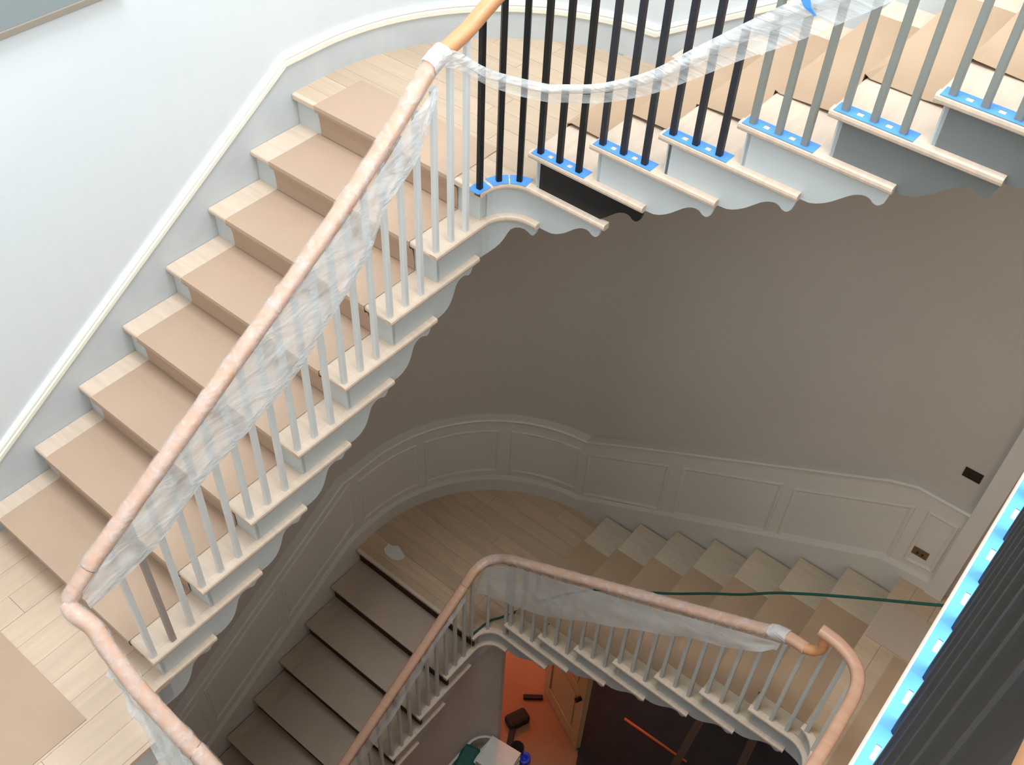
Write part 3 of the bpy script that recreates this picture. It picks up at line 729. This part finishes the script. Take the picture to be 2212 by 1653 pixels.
# lower right sheet
td = [(x, -.004, (zD(x) if x < 1.8 else -1.885) - .03) for x in (.03, .15, .38, .82, 1.32, 1.7, 1.87)]
td[0] = (-.0, -.06, LZ + .81)
bd_ = [(-.03, -.10, -3.30), (.152, -.02, -3.321), (.382, -.02, -3.219), (.824, -.02, -2.848), (1.323, -.02, -2.448), (1.704, -.02, -2.157), (1.869, -.02, -1.96)]
sheet('plastic_sheet', td, bd_, 8, 'film_low', 'grey plastic sheet hanging from the lower right handrail over its balusters', n=6, amp=.015, nrm=(0, -1, 0), seed=5)
tc_ = [(.003, y, zC(y) - .015) for y in (-2.2, -1.6, -.96, -.6, -.25)]
bc_ = [(.012, y, zC(y) - d) for y, d in ((-2.2, .2), (-1.6, .2), (-.96, .16), (-.6, .1), (-.25, .07))]
sheet('plastic_sheet', tc_, bc_, 5, 'film_low', 'narrow plastic strip hanging under the lower left handrail', n=6, amp=.01, seed=15)
tt_ = [(.20, -2.425, -.715), (.34, -2.43, -.80), (.46, -2.43, -.87), (.60, -2.43, -.96), (.8, -2.43, -1.08)]
bt_ = [(.20, -2.44, -.75), (.33, -2.46, -.88), (.44, -2.48, -1.02), (.56, -2.49, -1.18), (.77, -2.50, -1.38)]
sheet('plastic_sheet', tt_, bt_, 7, 'film_sheet', 'loose plastic tail hanging behind the descending rail at the bottom edge', n=6, amp=.03, nrm=(.5, -.8, 0), seed=25)

# ------------------------------------------------------------------ panelled lower wall
OFF = .05
def loopband(name, off, samples, mtl, parent=None, kind=None, prof=None): return wall_band(name, 0, off, samples, mtl, parent, kind=kind, prof=prof)
f0 = wallpath(0)
def u_of(x): return f0.uB(x)
def dado_top(u):
    """underside line of the chair rail"""
    if u < -.10: return LZ + kC * (u - yC0) + .84 + .0
    x = u - WC[1] - f0.La + WC[0]
    if x < -.12 or u < WC[1] + f0.La * .5: return LZ + .80
    return min(LZ + .80 + .60 * (x + .12), ZR + .715)
def skirt_top(u):
    if u < -.14: return LZ + kC * (u - yC0) + .17
    x = u - WC[1] - f0.La + WC[0]
    if x < -.14 or u < WC[1] + f0.La * .5: return LZ + .165
    return min(LZ + .165 + .584 * (x + .14) , ZR + .115)
us = [-3.2, -2.4, -1.6, -.8, -.2, -.10, 0.0, .05] + [WC[1] + f0.La * i / 24 for i in range(1, 23)] + [u_of(x) for x in (-.14, -.12, .3, .8, 1.3, 1.86, 2.0, 2.3)]
us = sorted(us)
wall_band('trim_2', 0, .03, [(u, skirt_top(u) - .7, dado_top(u) + .02) for u in us], 'dado_paint', kind='structure')
wall_band('baseboard_back', 0, .05, [(u, skirt_top(u) - .5, skirt_top(u)) for u in us], 'dado_paint', kind='structure', prof=[(0, 0), (.05, 0), (.05, .93), (.042, .97), (.036, 1), (0, 1)])
wall_band('trim_3', 0, .06, [(u, dado_top(u), dado_top(u) + .05) for u in us], 'dado_paint', kind='structure', prof=[(0, 0), (.035, 0), (.04, .3), (.065, .55), (.07, .8), (.06, 1), (0, 1)])
def panel(u0, u1, t0, t1, b0, b1, parent, nu):
    """moulded frame and field standing proud of the wainscot board: t/b are top and bottom heights at both ends"""
    V = []; L = []
    sl_t = (t1 - t0) / (u1 - u0); sl_b = (b1 - b0) / (u1 - u0)
    loops = [(0, .030), (.004, .037), (.012, .040), (.022, .036), (.030, .031), (.034, .031)]
    for d, o in loops:
        f = wallpath(o); sc_ = 1.0
        A, B = u0 + d, u1 - d; ring = []
        def pnt(u, z):
            if u > WC[1] and u < WC[1] + f0.La: ua = WC[1] + (u - WC[1]) / f0.La * f.La
            elif u >= WC[1] + f0.La: ua = u - f0.La + f.La
            else: ua = u
            x, y = f(ua); return (x, y, z)
        for i in range(nu + 1):
            u = A + (B - A) * i / nu; ring.append(pnt(u, b0 + sl_b * (u - u0) + d * math.sqrt(1 + sl_b ** 2)))
        for i in range(nu, -1, -1):
            u = A + (B - A) * i / nu; ring.append(pnt(u, t0 + sl_t * (u - u0) - d * math.sqrt(1 + sl_t ** 2)))
        L.append(ring)
    k = len(L[0])
    for r_ in L: V += r_
    F = []
    for a in range(len(L) - 1):
        for i in range(k): F.append((a * k + i, a * k + (i + 1) % k, (a + 1) * k + (i + 1) % k, (a + 1) * k + i))
    a = (len(L) - 1) * k
    for i in range(nu): F.append((a + i, a + i + 1, a + k - 2 - i, a + k - 1 - i))
    return mobj('panel', V, F, 'dado_paint', parent)
tr2 = bpy.data.objects['trim_2']
for x0, x1, t0, t1, b0, b1 in ((-.11, .545, -3.135, -2.75, -3.625, -3.265), (.63, 1.305, -2.70, -2.315, -3.23, -2.835), (1.37, 2.04, -2.30, -1.905, -2.80, -2.415), (2.105, 2.285, -1.885, -1.885, -2.36, -2.34)):
    panel(u_of(x0), u_of(x1), t0, t1, b0, b1, tr2, 1)
an = lambda a: WC[1] + math.radians(a) * WR
for a0, a1 in ((-4, 21.5), (24, 51.5), (55.3, 81.5)):
    panel(an(a0), an(a1), LZ + .70, LZ + .70, LZ + .215, LZ + .215, tr2, 10)
for y0, y1 in ((-.83, -.11), (-1.59, -.875), (-2.35, -1.635)):
    q = lambda y: LZ + kC * (y - yC0)
    panel(y0, y1, q(y0) + .74, q(y1) + .74, q(y0) + .25, q(y1) + .25, tr2, 1)
# casing where the panelled wall ends
box('trim_4', 2.30, 2.40, WBY - .06, WBY - .001, ZR, ZU - .28, 'dado_paint', kind='structure')
# open electrical boxes
def ebox(x0, x1, z0, z1, y, m, label):
    e = empty('electrical_box', ((x0 + x1) / 2, y, z0), label, 'electrical box')
    V = []; F = []
    for b in ((x0 - .006, x0, z0 - .006, z1 + .006), (x1, x1 + .006, z0 - .006, z1 + .006), (x0, x1, z0 - .006, z0), (x0, x1, z1, z1 + .006)):
        v, f = boxvf(b[0], b[1], y - .006, y, b[2], b[3]); k = len(V); V += v; F += [tuple(i + k for i in q) for q in f]
    mobj('rim', V, F, 'box_tan' if m == 'box_tan' else 'box_dark', e)
    box('back_plate', x0, x1, y - .003, y - .0005, z0, z1, m, e)
    for xx in (x0 + .02, x1 - .03):
        box('wire_clamp', xx, xx + .012, y - .006, y - .002, z0 + .01, z0 + .025, 'dark_rough', e)
ebox(2.165, 2.25, -1.545, -1.49, WBY - .0005, 'box_dark', 'dark open electrical box in the plain wall above the chair rail at right')
ebox(2.135, 2.215, -2.262, -2.212, WBY - .031, 'box_tan', 'small tan open electrical box inside the last wall panel at right')
# grey panel high on the left wall
gp = empty('wall_panel_board', (WAX + .02, -2.0, .8), 'grey board with thin brown edge high on the white wall at top left corner', 'board')
box('board_face', WAX + .001, WAX + .028, -3.3, -.92, .80, 2.0, 'panel_grey', gp)
box('edge_strip', WAX + .001, WAX + .034, -3.3, -.92, .772, .7995, 'panel_edge', gp, .003)

# ------------------------------------------------------------------ green cord
cp = spline([(-.03, -.17, LZ + .012), (-.028, -.10, LZ + .012), (-.01, .03, LZ + .012), (.03, .1, LZ + .012), (.09, .2, LZ + .03), (.25, .33, LZ + .2), (.6, .40, -3.22), (1.04, .5, -2.93), (1.30, .5, -2.66), (1.479, .5, -2.485), (1.65, .5, -2.29), (1.828, .5, -2.118), (2.0, .5, -1.965), (2.145, .5, -1.84), (2.357, .5, -1.66), (2.6, .5, -1.45)], 6)
o = tube('extension_cord', cp, .008, 'cord'); tag(o, 'dark green cord stretched over the lower right flight', 'cord')

# ------------------------------------------------------------------ hall below
# spandrel wall under the lower left flight, turning with the curved string and ending at a free edge
V = []; U = [PL.uA(-2.7), PL.uA(-1.5), PL.uA(-.45), PL.uA(-.2)] + [PL.La * .93 * i / 8 for i in range(9)]
for u in U:
    y = u - PL.r
    top = min(LZ - .21, LZ + kC * (min(y, 0) - yC0) - .315) if u < 0 else LZ - .21
    top = max(top, ZF + .05)
    for o in (.055, .105):
        x, y_ = PL.pt(u, o); V += [(x, y_, ZF), (x, y_, top)]
F = []
for i in range(len(U) - 1):
    a = 4 * i; b = a + 4; F += [(a, b, b + 1, a + 1), (a + 2, a + 3, b + 3, b + 2), (a, a + 2, b + 2, b), (a + 1, b + 1, b + 3, a + 3)]
F += [(0, 1, 3, 2), (4 * len(U) - 4, 4 * len(U) - 2, 4 * len(U) - 1, 4 * len(U) - 3)]
mobj('wall_spandrel', V, F, 'lower_shade_paint', kind='structure')
V = []
for u in U:
    for o in (.036, .055):
        x, y_ = PL.pt(u, o); V += [(x, y_, ZF), (x, y_, ZF + .15)]
mobj('baseboard_spandrel', V, F, 'lower_shade_paint', kind='structure')
# back of the hall: plastered end behind the lamp, right end coloured dark in place of shade
box('wall_hall', -1.22, .45, 1.45, 1.55, ZF, -4.05, 'wall_paint', kind='structure')
box('wall_hall_end', .70, 3.7, 2.2, 2.3, ZF, -4.05, 'hall_end_shade', kind='structure')
dr = empty('door_1', (.64, .47, ZF)); dr['kind'] = 'structure'
A = Vector((.64, .47)); Bv = Vector((.10, .724)); dv = (Bv - A); dl = dv.length; dv.normalize(); dn = Vector((dv.y, -dv.x)); dn = dn if dn.y < 0 else -dn
mD = lambda s, t, z: (A.x + dv.x * s + dn.x * t, A.y + dv.y * s + dn.y * t, z)
zt = -4.07
quad_box('leaf', mD, 0, dl, -.036, 0, ZF + .01, zt, 'door_wood', dr)
for s0, s1, z0, z1 in ((0, .09, ZF + .01, zt), (dl - .09, dl, ZF + .01, zt)): quad_box('stile', mD, s0, s1, 0, .012, z0, z1, 'door_wood', dr, .003)
for z0, z1 in ((ZF + .01, ZF + .2), (-4.95, -4.82), (zt - .1, zt)): quad_box('door_rail', mD, .09, dl - .09, 0, .012, z0, z1, 'door_wood', dr, .003)
for z0, z1 in ((ZF + .24, -4.99), (-4.78, zt - .14)): quad_box('door_panel', mD, .13, dl - .13, 0, .008, z0, z1, 'door_wood', dr, .004)
kb = tube('door_knob', [mD(.05, .012, -4.9), mD(.05, .03, -4.9), mD(.05, .032, -4.9), mD(.05, .06, -4.9)], .022, 'dark_rough', dr)
# things lying in the hall
pp = tube('lamplit_strip', [(.80, .955, ZF + .015), (1.1, .965, ZF + .015), (1.42, .975, ZF + .015)], .014, 'lamplit_orange'); tag(pp, 'thin strip painted with orange lamplight lying on the dark hall floor under the lower flight', 'strip')  # stands in for a lamplit edge, the orange light is in its colour
lad = empty('step_ladder', (1.5, .95, ZF), 'dim wooden stepladder standing in the dark hall at the bottom edge', 'ladder')
def bar(name, a, b, w_, d_, m, parent):
    a = Vector(a); b = Vector(b); t = (b - a).normalized(); n = Vector((1, 0, 0)); n = (n - t * n.dot(t)).normalized(); q = t.cross(n)
    V = []
    for p in (a, b):
        for i, j in ((-1, -1), (1, -1), (1, 1), (-1, 1)): V.append(p + n * (i * w_ / 2) + q * (j * d_ / 2))
    return mobj(name, V, [(0, 3, 2, 1), (4, 5, 6, 7), (0, 1, 5, 4), (1, 2, 6, 5), (2, 3, 7, 6), (3, 0, 4, 7)], m, parent)
bar('rail', (1.36, .86, ZF + .01), (1.41, 1.22, -4.55), .06, .03, 'stud', lad); bar('rail', (1.84, .86, ZF + .01), (1.79, 1.22, -4.55), .06, .03, 'stud', lad)
for k in range(4):
    q = (.22 + .2 * k); bar('step', (1.36 + .05 * q, .86 + .36 * q, ZF + .01 + 1.19 * q), (1.84 - .05 * q, .86 + .36 * q, ZF + .01 + 1.19 * q), .03, .08, 'stud', lad)
bar('back_leg', (1.42, 1.55, ZF + .01), (1.43, 1.25, -4.58), .04, .025, 'stud', lad); bar('back_leg', (1.78, 1.55, ZF + .01), (1.77, 1.25, -4.58), .04, .025, 'stud', lad)
def qbox(name, cx, cy, lx, ly, rz, z0, z1, m, parent=None, bevel=.004):
    c, s = math.cos(rz), math.sin(rz); V = []
    for z in (z0, z1):
        for a, b in ((-lx, -ly), (lx, -ly), (lx, ly), (-lx, ly)): V.append((cx + (a * c - b * s) / 2, cy + (a * s + b * c) / 2, z))
    return mobj(name, V, [(0, 3, 2, 1), (4, 5, 6, 7), (0, 1, 5, 4), (1, 2, 6, 5), (2, 3, 7, 6), (3, 0, 4, 7)], m, parent, bevel=bevel)
for k, lb in enumerate(('bottom white board of the stack on the hall floor', 'second white board of the stack on the hall floor', 'third white board of the stack on the hall floor', 'top white board of the stack on the hall floor')):
    o = qbox('board', .20 + .01 * k, -.10 + .008 * k, .34 - .02 * k, .26, -.05 + .06 * k, ZF + .052 * k, ZF + .05 + .052 * k, 'bundle'); tag(o, lb, 'board', 'white boards stacked in the hall')
def lathe(name, cx, cy, z0, prof, m, parent=None, seg=16):
    V = [(cx + r * math.cos(2 * math.pi * i / seg), cy + r * math.sin(2 * math.pi * i / seg), z0 + z) for r, z in prof for i in range(seg)]
    n = len(prof); F = [(a * seg + i, a * seg + (i + 1) % seg, (a + 1) * seg + (i + 1) % seg, (a + 1) * seg + i) for a in range(n - 1) for i in range(seg)]
    F += [tuple(range(seg)), tuple((n - 1) * seg + i for i in range(seg))]
    return mobj(name, V, F, m, parent, True)
o = lathe('bucket', .275, .115, ZF, [(.05, 0), (.06, .11), (.063, .12), (.056, .12), (.05, .03)], 'dark_rough'); tag(o, 'small dark bucket beside the white boards in the hall', 'bucket')
o = lathe('tape_roll', .36, .115, ZF, [(.05, 0), (.052, .004), (.052, .05), (.048, .054), (.028, .054), (.026, .01)], 'blue_roll'); tag(o, 'blue tape roll on the hall floor right of the white boards', 'tape roll')
o = qbox('tool_bag', .02, -.22, .16, .22, .3, ZF, ZF + .16, 'cord', bevel=.03); tag(o, 'dark teal bag by the foot of the hall wall', 'bag')
o = qbox('wood_offcut', .17, .16, .05, .22, .5, ZF, ZF + .06, 'dark_rough'); tag(o, 'dark wood offcut lying against the end of the hall wall', 'wood')
o = qbox('rubble_sack', .10, .34, .13, .20, -.4, ZF, ZF + .10, 'dark_rough', bevel=.03); tag(o, 'dark sack on the orange lit floor behind the wall end', 'sack')
o = qbox('hand_tool', .07, .60, .04, .17, -.9, ZF, ZF + .03, 'dark_rough'); tag(o, 'dark hand tool lying on the orange lit floor by the door', 'tool')
cx, cy = -.93, .02; n = 14
ring = [(cx + .09 * math.cos(2 * math.pi * i / n) * (1 + .35 * noise.noise(Vector((i * .9, 3, 1)))), cy + .055 * math.sin(2 * math.pi * i / n) * (1 + .35 * noise.noise(Vector((i * .9, 7, 1))))) for i in range(n)]
o = prism('plaster_smear', ring, LZ + .0004, LZ + .0022, 'plaster_bit'); tag(o, 'pale dried plaster smear on the shadowed lower landing planks', 'smear')
